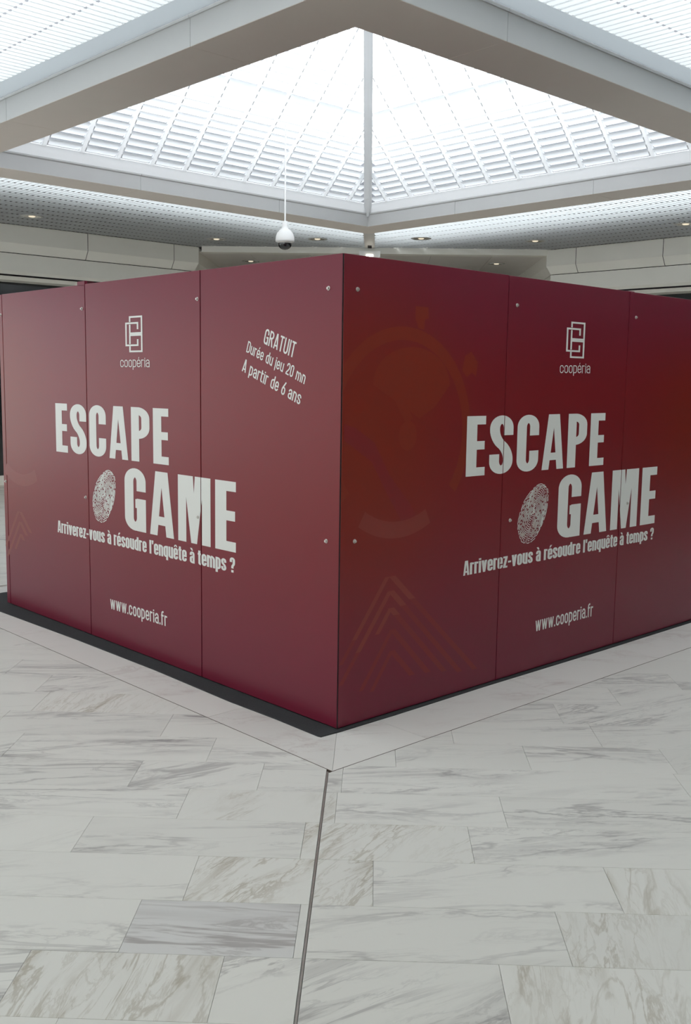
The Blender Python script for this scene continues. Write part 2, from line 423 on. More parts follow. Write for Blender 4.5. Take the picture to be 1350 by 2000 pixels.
for sl, sr in ((1, 1), (1, -1), (-1, 1), (-1, -1)):
    def hp(z, dn):
        d = hipt(z); p = W(MID + sl * d, MID + sr * d, z + dn); return Vector((p[0], p[1], p[2])) - SKY.location
    dirv = (Vector(W(sl, sr, 0))).normalized()
    sd = Vector((-dirv.y, dirv.x, 0))
    mb = MB()
    for o_, w_, d_ in ((0.0, 0.11, -0.05), (0.0, 0.035, -0.085)):
        a = hp(Z0 + 0.02, d_); b = hp(APEX, d_)
        u = Vector((dirv.x, dirv.y, 1.0)).normalized() * 0.06
        mb.hexa(a - sd * w_ / 2, a + sd * w_ / 2, a + sd * w_ / 2 + u, a - sd * w_ / 2 + u, b - sd * w_ / 2, b + sd * w_ / 2, b + sd * w_ / 2 + u, b - sd * w_ / 2 + u)
    mb.build('hip_beam', M_white, SKY)

# ------------------------------------------------------------------ slatted ceilings
CELL, PITCH = 0.33, 0.08
def slat_mesh(ncell, near):
    mb = MB(); e, tw = (0.011, 0.020) if near else (0.025, 0.016)
    for c in range(ncell):
        y = c * CELL
        for (y0, y1, w) in ((y, y + e, tw), (y + e, y + CELL - e, 0.035), (y + CELL - e, y + CELL, tw)):
            mb.add([(-w, y0, 0), (w, y0, 0), (w, y1, 0), (-w, y1, 0)], [(3, 2, 1, 0)])
        y0, y1, w = y + e, y + CELL - e, 0.035
        mb.add([(-w, y0, 0), (-w, y1, 0), (-w, y1, 0.016), (-w, y0, 0.016)], [(0, 1, 2, 3)])
        mb.add([(w, y0, 0), (w, y1, 0), (w, y1, 0.016), (w, y0, 0.016)], [(0, 3, 2, 1)])
    me = bpy.data.meshes.new('slat'); me.from_pydata(mb.v, [], mb.f); me.materials.append(M_slat); return me
SLAT = {}
STRIP = 0.22
CEIL = {}
for k in range(4):
    ce = struct(empty('ceiling' if k == 0 else 'ceiling.%03d' % k), 'white slatted metal ceiling at the %s of the skylight' % SNAME[k], 'ceiling')
    CEIL[k] = ce
    d0 = H_OUT + STRIP
    nmax = 13 if k < 2 else 10
    yaxis = Vector(W(*[a - b for a, b in zip(side(k, 0, 1), side(k, 0, 0))], 0))
    rz = math.atan2(-yaxis.x, yaxis.y)
    t = MID - d0 - 80 * PITCH + PITCH / 2 if k >= 2 else MID - d0 - 50 * PITCH + PITCH / 2
    tend = MID + d0 + nmax * CELL
    while t < tend:
        over = abs(t - MID) - d0
        skip = max(0, math.ceil(over / CELL - 0.5)) if over > 0 else 0
        nc = nmax - skip
        if nc > 0:
            key = (nc, k >= 2)
            if key not in SLAT: SLAT[key] = slat_mesh(*key)
            o = bpy.data.objects.new('slat', SLAT[key]); COL.objects.link(o); o.parent = ce
            o.location = W(*side(k, t, d0 + skip * CELL), ZC); o.rotation_euler = (0, 0, rz)
        t += PITCH
    # flat margin strip between beam and slats
    mb = MB()
    P = [W(*side(k, MID + s * d, d), z) for z in (ZC, ZC + 0.012) for d, s in ((H_OUT + 0.02, -1), (H_OUT + 0.02, 1), (d0 - 0.002, 1), (d0 - 0.002, -1))]
    mb.hexa(*P); mb.build('margin_strip', M_slat, ce)
# mitre cover strip at the rear corner
mb = MB()
a = d0 = H_OUT
mb.hexa(*[(x, y, z) for z in (ZC - 0.012, ZC + 0.004) for x, y in ((-0.09, W(B1, B1)[1] - 0.02), (0.09, W(B1, B1)[1] - 0.02), (0.09, 13.48), (-0.09, 13.48))])
mb.build('mitre_strip', M_paint, CEIL[0])
mb = MB(); mb.hexa(*[(x, y, z) for z in (ZC - 0.02, ZC + 0.004) for x, y in ((-0.035, 13.1), (0.035, 13.1), (0.035, 13.42), (-0.035, 13.42))]); mb.build('joint_cover', M_dark, CEIL[0])

# plain ceiling out of view, roof, added glazing above to light the slats
mb = MB()
OUTN = MID - (H_OUT + STRIP + 10 * CELL)
mb.lrbox(-9, OUTN, -9, 13, ZC, ZC + 0.05); mb.lrbox(OUTN, 13, -9, OUTN, ZC, ZC + 0.05)
struct(mb.build('ceiling', M_cream), 'plain cream ceiling of the hall behind the viewer', 'ceiling')
ZR = 4.95
mb = MB()
RL, RR = 8.9, 9.5
mb.lrbox(RL, 14, -9.5, 14, ZR, ZR + 0.2); mb.lrbox(-9.5, RL, RR, 14, ZR, ZR + 0.2)
mb.lrbox(-9.5, RL, -9.5, -3.2, ZR, ZR + 0.2); mb.lrbox(-9.5, -3.2, -3.2, RR, ZR, ZR + 0.2)
mb.lrbox(12.9, 13.1, -9.5, 13.1, ZC + 0.03, ZR); mb.lrbox(-9.5, 12.9, 12.9, 13.1, ZC + 0.03, ZR)
mb.box(-5, 5, 13.6, 30.5, 4.45, 4.6)
struct(mb.build('trim_6', M_roof), 'dark roof deck above the slatted ceiling', 'roof')
mb = MB()  # unseen upstand, added so the holes between slats look grey
for r_ in ((A1 + 0.1, B1 - 0.1, A1 + 0.1, A1 + 0.16), (A1 + 0.1, B1 - 0.1, B1 - 0.16, B1 - 0.1), (A1 + 0.1, A1 + 0.16, A1 + 0.16, B1 - 0.16), (B1 - 0.16, B1 - 0.1, A1 + 0.16, B1 - 0.16)):
    mb.lrbox(*r_, ZC - 0.02, ZR + 0.02)
struct(mb.build('trim_7', M_added_upstand), 'unseen grey upstand added above the beams to darken the slat holes', 'upstand')
mb = MB()  # unseen glazing, added to brighten the slats from above
for rect in ((7.45, RL, -3.2, RR), (-3.2, 7.45, 7.45, RR), (-3.2, 7.45, -3.2, 0.45), (-3.2, 0.45, 0.45, 7.45)): mb.lrbox(*rect, ZR + 0.02, ZR + 0.03)
struct(mb.build('added_window_2', M_glass), 'unseen flat glazing added around the pyramid skylight to light the slats', 'skylight')

# ------------------------------------------------------------------ bulkheads, lintel, corridor
def sweep(path, prof, name, mat, parent, gap=0.0):
    """path: 2D world points; prof: (outward offset, z). Outward = left of travel."""
    P = [Vector(p) for p in path]; n = len(P)
    nrm = []
    for i in range(n):
        ds = []
        if i > 0: ds.append((P[i] - P[i - 1]).normalized())
        if i < n - 1: ds.append((P[i + 1] - P[i]).normalized())
        ns = [Vector((-d.y, d.x)) for d in ds]
        m_ = sum(ns, Vector((0, 0))); m_.normalize(); nrm.append(m_ / max(0.3, m_.dot(ns[0])))
    mb = MB(); k = len(prof)
    for i in range(n):
        for o_, z in prof: q = P[i] + nrm[i] * o_; mb.v.append((q.x, q.y, z))
    for i in range(n - 1):
        for j in range(k - 1): mb.f.append((i * k + j, i * k + j + 1, (i + 1) * k + j + 1, (i + 1) * k + j))
    return mb.build(name, mat, parent)
UP = [(0.06, 4.2), (0.0, 4.185), (0.0, 3.905), (0.085, 3.765), (0.12, 3.765)]
LO = [(0.12, 3.752), (0.085, 3.752), (0.085, 3.475), (0.21, 3.345), (0.6, 3.345)]
BK = 11.8
def bulk(sgn, name, label, seams, endc):
    root = struct(empty(name), label, 'wall')
    def xy(c): 
        p = W(BK, c) if sgn < 0 else W(c, BK); return (p[0], p[1])
    def run(pts): return pts[::-1] if sgn < 0 else pts
    # outward must point away from the hall; left side travels towards the viewer
    g = 0.005
    cuts = seams
    for a, b in zip(cuts, cuts[1:]):
        pa, pb = xy(a + g), xy(b - g)
        pts = [pa, pb] if sgn > 0 else [pb, pa]
        sweep(pts[::-1] , UP, 'upper_panel', M_cream, root); 
    # last piece turns the corner into the corridor
    c0 = xy(cuts[-1] + g); c1 = xy(endc)
    pts = [c0, c1, (c1[0] + sgn * 0.02, c1[1] + 0.25), (c1[0] + sgn * 0.02, 30.0)]
    if sgn > 0: pts = pts[::-1]
    sweep(pts, UP, 'corner_panel', M_cream, root)
    pts2 = [xy(-9), c1, (c1[0] + sgn * 0.02, c1[1] + 0.25), (c1[0] + sgn * 0.02, 30.0)]
    if sgn > 0: pts2 = pts2[::-1]
    sweep(pts2, LO, 'lower_panel', M_cream, root)
    sweep(pts2, [(0.13, 4.22), (0.13, 3.4)], 'shadow_gap', M_dark, root)
    if sgn < 0:      # unseen glazing added to haze the booth's left face, dark shops beyond it
        sweep([xy(-9), xy(0.5)], [(0.6, 3.4), (0.6, 0.16)], 'added_side_glass', M_tint, root)
        pts3 = [xy(0.5)] + pts2[1:]
    else: pts3 = pts2
    sweep(pts3, [(0.6, 3.4), (0.6, 0.16)], 'shop_glass', M_shopglass, root)
    sweep(pts2, [(0.6, 0.16), (0.57, 0.16), (0.57, -0.012)], 'plinth', M_cream, root)
    return root
bulk(-1, 'wall_left', 'cream panelled bulkhead over dark shopfronts at the rear left', [-8.5, -6.8, -5.08, -3.38, -1.67, 0.04, 1.75, 3.45, 5.155, 6.86], 7.39)
bulk(1, 'wall_right', 'cream panelled bulkhead over dark shopfronts at the rear right', [-8.6, -6.9, -5.2, -3.52, -1.8, -0.1, 1.6, 3.31, 5.005, 6.68], 7.30)
mb = MB(); mb.box(-3.05, 3.25, 13.5, 13.75, 4.095, 4.22); struct(mb.build('trim_5', M_cream), 'cream lintel across the mouth of the far corridor', 'lintel')
cc = struct(empty('ceiling'), 'grey panelled ceiling of the corridor beyond the lintel', 'ceiling')
for i in range(9):
    for j in range(6):
        mb = MB(); x0 = -3.35 + j * 1.12; y0 = 13.76 + i * 1.8
        mb.box(x0 + 0.004, x0 + 1.116, y0 + 0.004, y0 + 1.796, 4.12, 4.14); mb.build('ceiling_panel', M_paint, cc)
mb = MB(); mb.box(-4, 4, 29.9, 30.1, -0.01, 4.3); struct(mb.build('wall_back', M_cream), 'cream wall closing the far corridor', 'wall')
# walls behind the viewer
mb = MB(); mb.lrbox(-9.2, -9, -9.2, 12.5, -0.01, 4.3); struct(mb.build('wall_front', M_cream), 'cream wall behind the viewer on the right', 'wall')
wf = struct(empty('added_window_3'), 'unseen glazed front added behind the viewer on the left for light', 'window')
mb = MB(); mb.lrbox(-9, 12.5, -9.06, -9.04, 0.1, 4.0); mb.build('glass_pane', M_front, wf)  # unseen glazing, added to light the floor and the booth fronts
mb = MB(); mb.lrbox(-9, 12.5, -9.15, -9, -0.01, 0.12); mb.lrbox(-9, 12.5, -9.15, -9, 3.95, 4.3); mb.build('rail', M_paint, wf)
for i in range(12):
    mb = MB(); l = -9 + i * 1.95; mb.lrbox(l, l + 0.08, -9.12, -8.98, 0.1, 3.97); mb.build('mullion', M_paint, wf)

# ------------------------------------------------------------------ red booth
BOOTH = tag(empty('escape_game_booth'), 'large dark red square booth of bolted panels reading ESCAPE GAME', 'booth')
def redpanel():
    mt, n, o = newmat('red_printed_panel'); N = n.nodes; L = n.links
    b = N.new('ShaderNodeBsdfPrincipled'); L.new(b.outputs[0], o.inputs[0])
    b.inputs['Roughness'].default_value = 0.32; b.inputs['Specular IOR Level'].default_value = 0.42
    tc = N.new('ShaderNodeTexCoord'); tc.object = BOOTH
    sp = N.new('ShaderNodeSeparateXYZ'); L.new(tc.outputs['Object'], sp.inputs[0])
    def mth(op, a, bb=None):
        k = N.new('ShaderNodeMath'); k.operation = op
        for i, v in enumerate((a, bb)):
            if v is None: continue
            if isinstance(v, (int, float)): k.inputs[i].default_value = v
            else: L.new(v, k.inputs[i])
        return k.outputs[0]
    def sm(v, lo, hi):
        r = N.new('ShaderNodeMapRange'); r.interpolation_type = 'SMOOTHSTEP'
        r.inputs['From Min'].default_value = lo; r.inputs['From Max'].default_value = hi; L.new(v, r.inputs['Value']); return r.outputs['Result']
    # print coordinate along the face: r on the right face, 4.02 - l on the left face
    x, y, z = sp.outputs
    lft = mth('LESS_THAN', x, 0.0)
    u = mth('ADD', mth('MULTIPLY', x, math.sqrt(2.0)), mth('MULTIPLY', lft, 4.02))
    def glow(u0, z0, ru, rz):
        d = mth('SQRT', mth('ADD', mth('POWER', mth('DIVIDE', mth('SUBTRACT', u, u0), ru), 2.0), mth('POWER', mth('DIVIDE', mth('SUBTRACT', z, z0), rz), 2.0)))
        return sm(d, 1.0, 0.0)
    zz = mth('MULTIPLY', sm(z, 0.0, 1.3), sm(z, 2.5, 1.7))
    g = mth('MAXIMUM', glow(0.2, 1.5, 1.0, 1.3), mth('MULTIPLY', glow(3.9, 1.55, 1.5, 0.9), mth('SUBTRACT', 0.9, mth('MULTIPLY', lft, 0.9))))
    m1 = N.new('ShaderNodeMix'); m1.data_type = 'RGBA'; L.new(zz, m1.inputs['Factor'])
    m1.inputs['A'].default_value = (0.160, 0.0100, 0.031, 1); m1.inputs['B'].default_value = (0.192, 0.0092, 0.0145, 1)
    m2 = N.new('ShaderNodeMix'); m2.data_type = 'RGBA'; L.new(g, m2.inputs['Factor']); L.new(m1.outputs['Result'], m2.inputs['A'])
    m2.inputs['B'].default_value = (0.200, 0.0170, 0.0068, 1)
    L.new(m2.outputs['Result'], b.inputs['Base Color'])
    nz = N.new('ShaderNodeTexNoise'); nz.inputs['Scale'].default_value = 90; L.new(tc.outputs['Object'], nz.inputs['Vector'])
    bp = N.new('ShaderNodeBump'); bp.inputs['Strength'].default_value = 0.04; bp.inputs['Distance'].default_value = 0.002; L.new(nz.outputs['Fac'], bp.inputs['Height']); L.new(bp.outputs[0], b.inputs['Normal'])
    return mt
M_red = redpanel()
END = 3.915; HB = 2.44; T = 0.02; ZB = 0.008
LS = [0.0, 1.2174, 2.565, 3.8516, END]
RS = [0.0, 1.3231, 2.6374, END]
def face(side_, u, z, d=0.0):
    """u measured along the face from the corner, d outwards"""
    return W(u, -d, z) if side_ == 'L' else W(-d, u, z)
def panel_box(side_, u0, u1, z0, z1, d0=-T, d1=0.0, bev=0.0015):
    mb = MB()
    v = [face(side_, u, z, d) for d in (d0, d1 - bev) for u, z in ((u0, z0), (u1, z0), (u1, z1), (u0, z1))]
    v += [face(side_, u, z, d1) for u, z in ((u0 + bev, z0 + bev), (u1 - bev, z0 + bev), (u1 - bev, z1 - bev), (u0 + bev, z1 - bev))]
    f = [(0, 1, 2, 3), (8, 9, 10, 11)]
    for a in (0, 4): f += [(a + i, a + (i + 1) % 4, a + 4 + (i + 1) % 4, a + 4 + i) for i in range(4)]
    mb.add(v, f); return mb
def bolt(side_, u, z, parent):
    """washer and hex head"""
    mb = MB()
    def ring(rad, d, n, ph=0.0): return [face(side_, u + rad * math.cos(2 * PI * i / n + ph), z + rad * math.sin(2 * PI * i / n + ph), d) for i in range(n)]
    for r0, r1, d0, d1, n in ((0.0115, 0.0105, 0.0, 0.003, 12), (0.0075, 0.0065, 0.003, 0.011, 6)):
        mb.add(ring(r0, d0, n, 0.3) + ring(r0, d1 - 0.001, n, 0.3) + ring(r1, d1, n, 0.3), [tuple(range(2 * n, 3 * n))] + [(j * n + i, j * n + (i + 1) % n, (j + 1) * n + (i + 1) % n, (j + 1) * n + i) for j in (0, 1) for i in range(n)])
    mb.build('bolt', M_bolt, parent)
PAN = {}
tops_l = [2.44, 2.441, 2.438, 2.436]; tops_r = [2.44, 2.438, 2.436]
for nm, S, tops in (('L', LS, tops_l), ('R', RS, tops_r)):
    for i, (a, b) in enumerate(zip(S, S[1:])):
        gp = 0.0042 if nm == 'L' else 0.003
        g0 = gp if i else (0.005 if nm == 'L' else 0.007)
        PAN[nm, i] = panel_box(nm, a + g0, b - gp, ZB + 0.004, tops[i]).build('panel', M_red, BOOTH)
def bolts(nm, i, pts):
    for u, z in pts: bolt(nm, u, z, PAN[nm, i])
bolts('L', 0, [(0.105, 2.276), (0.10, 0.993)]); bolts('L', 1, [(1.245, 2.278), (1.248, 0.993)])
bolts('L', 2, [(2.607, 2.278), (2.602, 0.985)]); bolts('L', 3, [(3.872, 2.283), (3.872, 0.992)])
bolts('R', 0, [(0.10, 2.272), (0.106, 0.994)]); bolts('R', 1, [(1.405, 2.273), (1.409, 0.993)]); bolts('R', 2, [(2.722, 2.271), (2.73, 1.0)])
mb = MB(); mb.lrbox(0.0015, 0.02, 0.0015, 0.02, ZB, 2.438); mb.build('corner_strip', M_dark, BOOTH)
# rear sides of the booth and posts behind the seams
for i in range(3):
    a, b = END * i / 3, END * (i + 1) / 3
    for vs in (((END, a + 0.02), (END - T, a + 0.02), (END - T, b - 0.002), (END, b - 0.002)), ((a + 0.02, END), (a + 0.02, END - T), (b - 0.002, END - T), (b - 0.002, END))):
        mb = MB(); mb.prism([W(*q_)[:2] for q_ in vs], ZB + 0.004, 2.436); mb.build('panel', M_red, BOOTH)
for nm, us in (('L', [0.035, 1.2174, 3.8516]), ('R', [0.06, 1.3231, 2.6374, 3.87])):
    for u in us:
        panel_box(nm, u - 0.028, u + 0.028, ZB, 2.432, -0.07, -T - 0.001).build('post', M_board, BOOTH)
panel_box('L', 2.5655, 2.665, ZB, 2.462, -0.07, -T - 0.001).build('post', M_board, BOOTH)
# cover post that stands a little above the panels at the third seam
mbp = panel_box('L', 2.5675, 2.668, 2.43, 2.462, -T, 0.0); mbp.build('post_head', M_red, BOOTH)
mbp = panel_box('R', 2.62, 2.725, 2.41, 2.444, -T - 0.03, -T - 0.001); mbp.build('post_head', M_red, BOOTH)

# ------------------------------------------------------------------ lettering: a small stroke alphabet
class Style:
    def __init__(s, tv, th, xh, w, gap, r=0.5, desc=-0.2):
        s.tv, s.th, s.xh, s.w, s.gap, s.r, s.desc = tv, th, xh, w, gap, r, desc
def rounded(pts, k):
    """pts: (x,y[,rx]) ; corners with a radius are rounded, x squeezed by k first so that the pen is round"""
    P = [(p[0] / k, p[1], (p[2] if len(p) > 2 else 0.0)) for p in pts]
    res = []
    for i, (x, y, r) in enumerate(P):
        if r <= 0 or i in (0, len(P) - 1): res.append((x, y)); continue
        a = Vector(P[i - 1][:2]); b = Vector((x, y)); c = Vector(P[i + 1][:2])
        d1 = a - b; d2 = c - b; L1, L2 = d1.length, d2.length; d1.normalize(); d2.normalize()
        r1 = min(r, L1 * 0.5 if P[i - 1][2] else L1 * 0.98); r2 = min(r, L2 * 0.5 if P[i + 1][2] else L2 * 0.98)
        # elliptical corner
        p0 = b + d1 * r1; p2 = b + d2 * r2
        for s_ in range(9):
            t = s_ / 8 * PI / 2
            q_ = b + d1 * r1 * (1 - math.sin(t)) + d2 * r2 * (1 - math.cos(t))
            res.append((q_.x, q_.y))
    return res
def stroke(mb, pts, tv, th, ox, sx, closed=False):
    k = tv / th
    P = rounded(pts, k)
    Q = [P[0]]
    for p in P[1:]:
        if math.hypot(p[0] - Q[-1][0], p[1] - Q[-1][1]) > 1e-5: Q.append(p)
    n = len(Q); h = th / 2; Lp = []; Rp = []
    for i in range(n):
        ds = []
        if i > 0: ds.append(Vector((Q[i][0] - Q[i - 1][0], Q[i][1] - Q[i - 1][1])).normalized())
        if i < n - 1: ds.append(Vector((Q[i + 1][0] - Q[i][0], Q[i + 1][1] - Q[i][1])).normalized())
        ns = [Vector((-d.y, d.x)) for d in ds]; m_ = sum(ns, Vector((0, 0)))
        if m_.length < 1e-4: m_ = ns[0].copy()
        m_.normalize(); m_ = m_ / max(0.55, m_.dot(ns[0]))
        Lp.append((Q[i][0] + m_.x * h, Q[i][1] + m_.y * h)); Rp.append((Q[i][0] - m_.x * h, Q[i][1] - m_.y * h))
    vs = [((x * k + ox) * sx, y) for x, y in Lp + Rp]
    mb.add(vs, [(i, n + i, n + i + 1, i + 1) for i in range(n - 1)])
def poly(mb, pts, ox, sx): mb.add([((x + ox) * sx, y) for x, y in pts], [tuple(range(len(pts)))])
def glyph(mb, ch, st, ox, sx):
    """draws ch at ox (cap height 1), returns the advance width"""
    tv, th, xh = st.tv, st.th, st.xh
    acc = None
    if ch in 'éàê': acc = ch; ch = {'é': 'e', 'à': 'a', 'ê': 'e'}[ch]
    w = st.w
    wd = {'m': 1.62, 'w': 1.5, 'i': 0, 'l': 0, 'j': 0.25, 'r': 0.72, 't': 0.68, 'f': 0.68, 'z': 0.85, 'v': 1.02, '.': 0, "'": 0, '-': 0.62, ' ': 0.48, '1': 0.6}
    if ch.isupper(): w = {'E': 0.78, 'A': 1.06, 'M': 1.32, 'T': 0.9, 'I': 0, 'P': 0.98, 'S': 1.02}.get(ch, 1.0) * st.w * (1.0 if st.tv > 0.18 else 1.08)
    else: w = wd.get(ch, 1.0) * st.w
    if w == 0: w = tv
    X0, X1 = tv / 2, w - tv / 2
    cap = ch.isupper() or ch.isdigit() or ch == '?'
    H = 1.0 if cap else xh
    Y0, Y1 = th / 2, H - th / 2
    R = st.r * (w / tv * th) * 0.9 if cap else st.r * (w / tv * th) * 0.9
    R = min(R, (X1 - X0) / (tv / th) * 0.62 + 0.02)
    ym = H * 0.5
    def s(*p): stroke(mb, p, tv, th, ox, sx)
    def dg(x0, y0, x1, y1, ww): poly(mb, [(x0, y0), (x0 + ww, y0), (x1 + ww, y1), (x1, y1)], ox, sx)
    xm = (X0 + X1) / 2
    if ch == ' ' : pass
    elif ch in 'oO0': 
        s((xm, Y1), (X0, Y1, R), (X0, Y0, R), (X1, Y0, R), (X1, Y1, R), (xm, Y1))
    elif ch in 'cC':
        s((X1, H * 0.635), (X1, Y1, R), (X0, Y1, R), (X0, Y0, R), (X1, Y0, R), (X1, H * 0.365))
    elif ch == 'G':
        s((X1, H * 0.64), (X1, Y1, R), (X0, Y1, R), (X0, Y0, R), (X1, Y0, R), (X1, H * 0.5))
        s((X1, 0), (X1, H * 0.52)); s((xm + tv * 0.02, H * 0.5 - th / 2 + 0.01), (w, H * 0.5 - th / 2 + 0.01))
    elif ch == 'e':
        s((X0, ym - th * 0.1), (X1 , ym - th * 0.1)); s((X1, ym - th * 0.6), (X1, Y1, R), (X0, Y1, R), (X0, Y0, R), (X1, Y0, R), (X1, H * 0.30))
    elif ch == 'a':
        s((X0, H * 0.68), (X0, Y1, R), (X1, Y1, R), (X1, 0)); ya = H * 0.54
        s((X1, ya), (X0, ya, R * 0.8), (X0, Y0, R * 0.8), (X1, Y0))
    elif ch == 'd': s((X1, 0), (X1, 1)); s((X1, Y1), (X0, Y1, R), (X0, Y0, R), (X1, Y0))
    elif ch == 'p': s((X0, st.desc), (X0, H)); s((X0, Y1), (X1, Y1, R), (X1, Y0, R), (X0, Y0))
    elif ch == 'q': s((X1, st.desc), (X1, H)); s((X1, Y1), (X0, Y1, R), (X0, Y0, R), (X1, Y0))
    elif ch == 'u': s((X1, 0), (X1, H)); s((X0, H), (X0, Y0, R), (X1, Y0))
    elif ch == 'U': s((X0, H), (X0, Y0, R), (X1, Y0, R), (X1, H))
    elif ch == 'n': s((X0, 0), (X0, H)); s((X0, Y1), (X1, Y1, R), (X1, 0))
    elif ch == 'm': s((X0, 0), (X0, H)); s((X0, Y1), (xm, Y1, R), (xm, 0)); s((xm, Y1), (X1, Y1, R), (X1, 0))
    elif ch == 'r': s((X0, 0), (X0, H)); s((X0, Y1 - th * 0.1), (w, Y1 - th * 0.1))
    elif ch == 'i': s((X0, 0), (X0, H)); s((X0, H + 0.06 + th * 0.1), (X0, H + 0.06 + max(th, 0.1)))
    elif ch == 'l': s((X0, 0), (X0, 1))
    elif ch == 'I': s((X0, 0), (X0, 1))
    elif ch == 'j': s((0, st.desc + th / 2), (X1, st.desc + th / 2, R), (X1, H)); s((X1, H + 0.06 + th * 0.1), (X1, H + 0.06 + max(th, 0.1)))
    elif ch == 'f': s((X0 + tv * .25, 0), (X0 + tv * .25, 1 - th / 2, R), (w, 1 - th / 2)); s((0, xh - th / 2), (w, xh - th / 2))
    elif ch == 't': s((X0 + tv * .25, xh + 0.17), (X0 + tv * .25, Y0, R), (w, Y0)); s((0, xh - th / 2), (w, xh - th / 2))
    elif ch in 'sS':
        d = H * 0.06
        s((X1, H * 0.66), (X1, Y1, R), (X0, Y1, R), (X0, ym + d * 1.6, R * 1.1), (X1, ym - d * 1.6, R * 1.1), (X1, Y0, R), (X0, Y0, R), (X0, H * 0.34))
    elif ch == 'v': dg(w / 2 - tv / 2, 0, 0, H, tv); dg(w / 2 - tv / 2, 0, w - tv, H, tv)
    elif ch == 'w':
        q_ = tv * 0.95; a1 = w * 0.29 - q_ / 2; a2 = w * 0.71 - q_ / 2; c_ = w / 2 - q_ / 2
        dg(a1, 0, 0, H, q_); dg(a1, 0, c_, H, q_); dg(a2, 0, c_, H, q_); dg(a2, 0, w - q_, H, q_)
    elif ch == 'z': s((0, Y1), (w, Y1)); s((0, Y0), (w, Y0)); dg(0, th * 0.8, w - tv * 1.1, H - th * 0.8, tv * 1.1)
    elif ch == 'E': s((X0, 0), (X0, 1)); [s((X0, y), (w - e_, y)) for y, e_ in ((Y1, 0), (0.51, 0.02 if tv > .18 else 0.04), (Y0, 0))]
    elif ch == 'A':
        q_, tw = (tv * 0.78, tv * 1.26) if tv > 0.18 else (tv, tv * 1.22)
        dg(0, 0, w / 2 - tw / 2, 1, q_); dg(w - q_, 0, w / 2 + tw / 2 - q_, 1, q_)
        poly(mb, [(w * 0.22, 0.17), (w * 0.78, 0.17), (w * 0.75, 0.17 + th * 0.95), (w * 0.25, 0.17 + th * 0.95)], ox, sx)
    elif ch == 'P': s((X0, 0), (X0, 1)); s((X0, Y1), (X1, Y1, R), (X1, 0.42 + th / 2, R), (X0, 0.42 + th / 2))
    elif ch == 'R': s((X0, 0), (X0, 1)); s((X0, Y1), (X1, Y1, R), (X1, 0.46 + th / 2, R), (X0, 0.46 + th / 2)); dg(w - tv * 1.02, 0, xm - tv * 0.35, 0.5, tv * 1.02)
    elif ch == 'D': s((X0, 0), (X0, 1)); s((X0, Y1), (X1, Y1, R), (X1, Y0, R), (X0, Y0))
    elif ch == 'T': s((0, Y1), (w, Y1)); s((xm, 0), (xm, 1))
    elif ch == 'M':
        a_ = tv * 0.8
        for sg in (0, 1):
            mir = (lambda p: [(w - x, y) for x, y in p]) if sg else (lambda p: p)
            poly(mb, mir([(0, 0), (a_, 0), (a_, 1), (0, 1)]), ox, sx)
            poly(mb, mir([(a_ * 0.72, 1), (w / 2 - 0.025, 1), (w / 2 + 0.075, 0), (w / 2 - 0.075, 0)]), ox, sx)
    elif ch == '2': s((X0, 0.7), (X0, Y1, R), (X1, Y1, R), (X1, 0.55, R * 0.6), (X0, 0.16), (X0, Y0)); s((0, Y0), (w, Y0))
    elif ch == '6': s((X1 - 0.02, 1), (X0, 0.45, R * 0.5), (X0, Y0, R), (X1, Y0, R), (X1, 0.56, R), (X0, 0.56, R), (X0, 0.3))
    elif ch == '?': s((X0, 0.68), (X0, Y1, R), (X1, Y1, R), (X1, 0.55, R * 0.8), (xm, 0.42, R * 0.3), (xm, 0.27)); s((xm, 0), (xm, max(th, 0.12) * 1.25))
    elif ch == '-': s((0, H * 0.48), (w, H * 0.48))
    elif ch == '.': s((X0, 0), (X0, max(th, 0.1) * 1.15))
    elif ch == "'": poly(mb, [(tv * .2, 0.72), (tv * .8, 0.72), (tv, 1.0), (0, 1.0)], ox, sx)
    if acc == 'é': poly(mb, [(xm - tv * .45, xh + 0.06), (xm + tv * .25, xh + 0.06), (xm + tv * .95, xh + 0.24), (xm + tv * .05, xh + 0.24)], ox, sx)
    if acc == 'à': poly(mb, [(xm + tv * .45, xh + 0.06), (xm - tv * .25, xh + 0.06), (xm - tv * .95, xh + 0.24), (xm - tv * .05, xh + 0.24)], ox, sx)
    if acc == 'ê':
        for s_ in (-1, 1): poly(mb, [(xm + s_ * tv * 0.9, xh + 0.06), (xm + s_ * tv * 0.3, xh + 0.06), (xm - s_ * 0.02, xh + 0.22), (xm + s_ * tv * 0.4, xh + 0.22)], ox, sx)
    return w
def text_mesh(txt, st):
    mb = MB(); ox = 0.0; prev = None
    for ch in txt:
        ox += glyph(mb, ch, st, ox, 1.0) + st.gap
    return mb, ox - st.gap
def place(mb, width, side_, p0, p1, capd, seams, name, parent=None, d=0.0012, mat=None):
    """p0,p1: (reading coordinate, z) of the baseline ends; reading runs to the right for the viewer"""
    p0 = Vector(p0); p1 = Vector(p1); e = (p1 - p0); k = e.length / width; e.normalize(); f = Vector((-e.y, e.x))
    bm = bmesh.new()
    vs = [bm.verts.new((*(p0 + e * (v[0] * k) + f * (v[1] * capd)), 0)) for v in mb.v]
    for fc in mb.f:
        try: bm.faces.new([vs[i] for i in fc])
        except ValueError: pass
    finish(bm, side_, seams, name, d, mat)
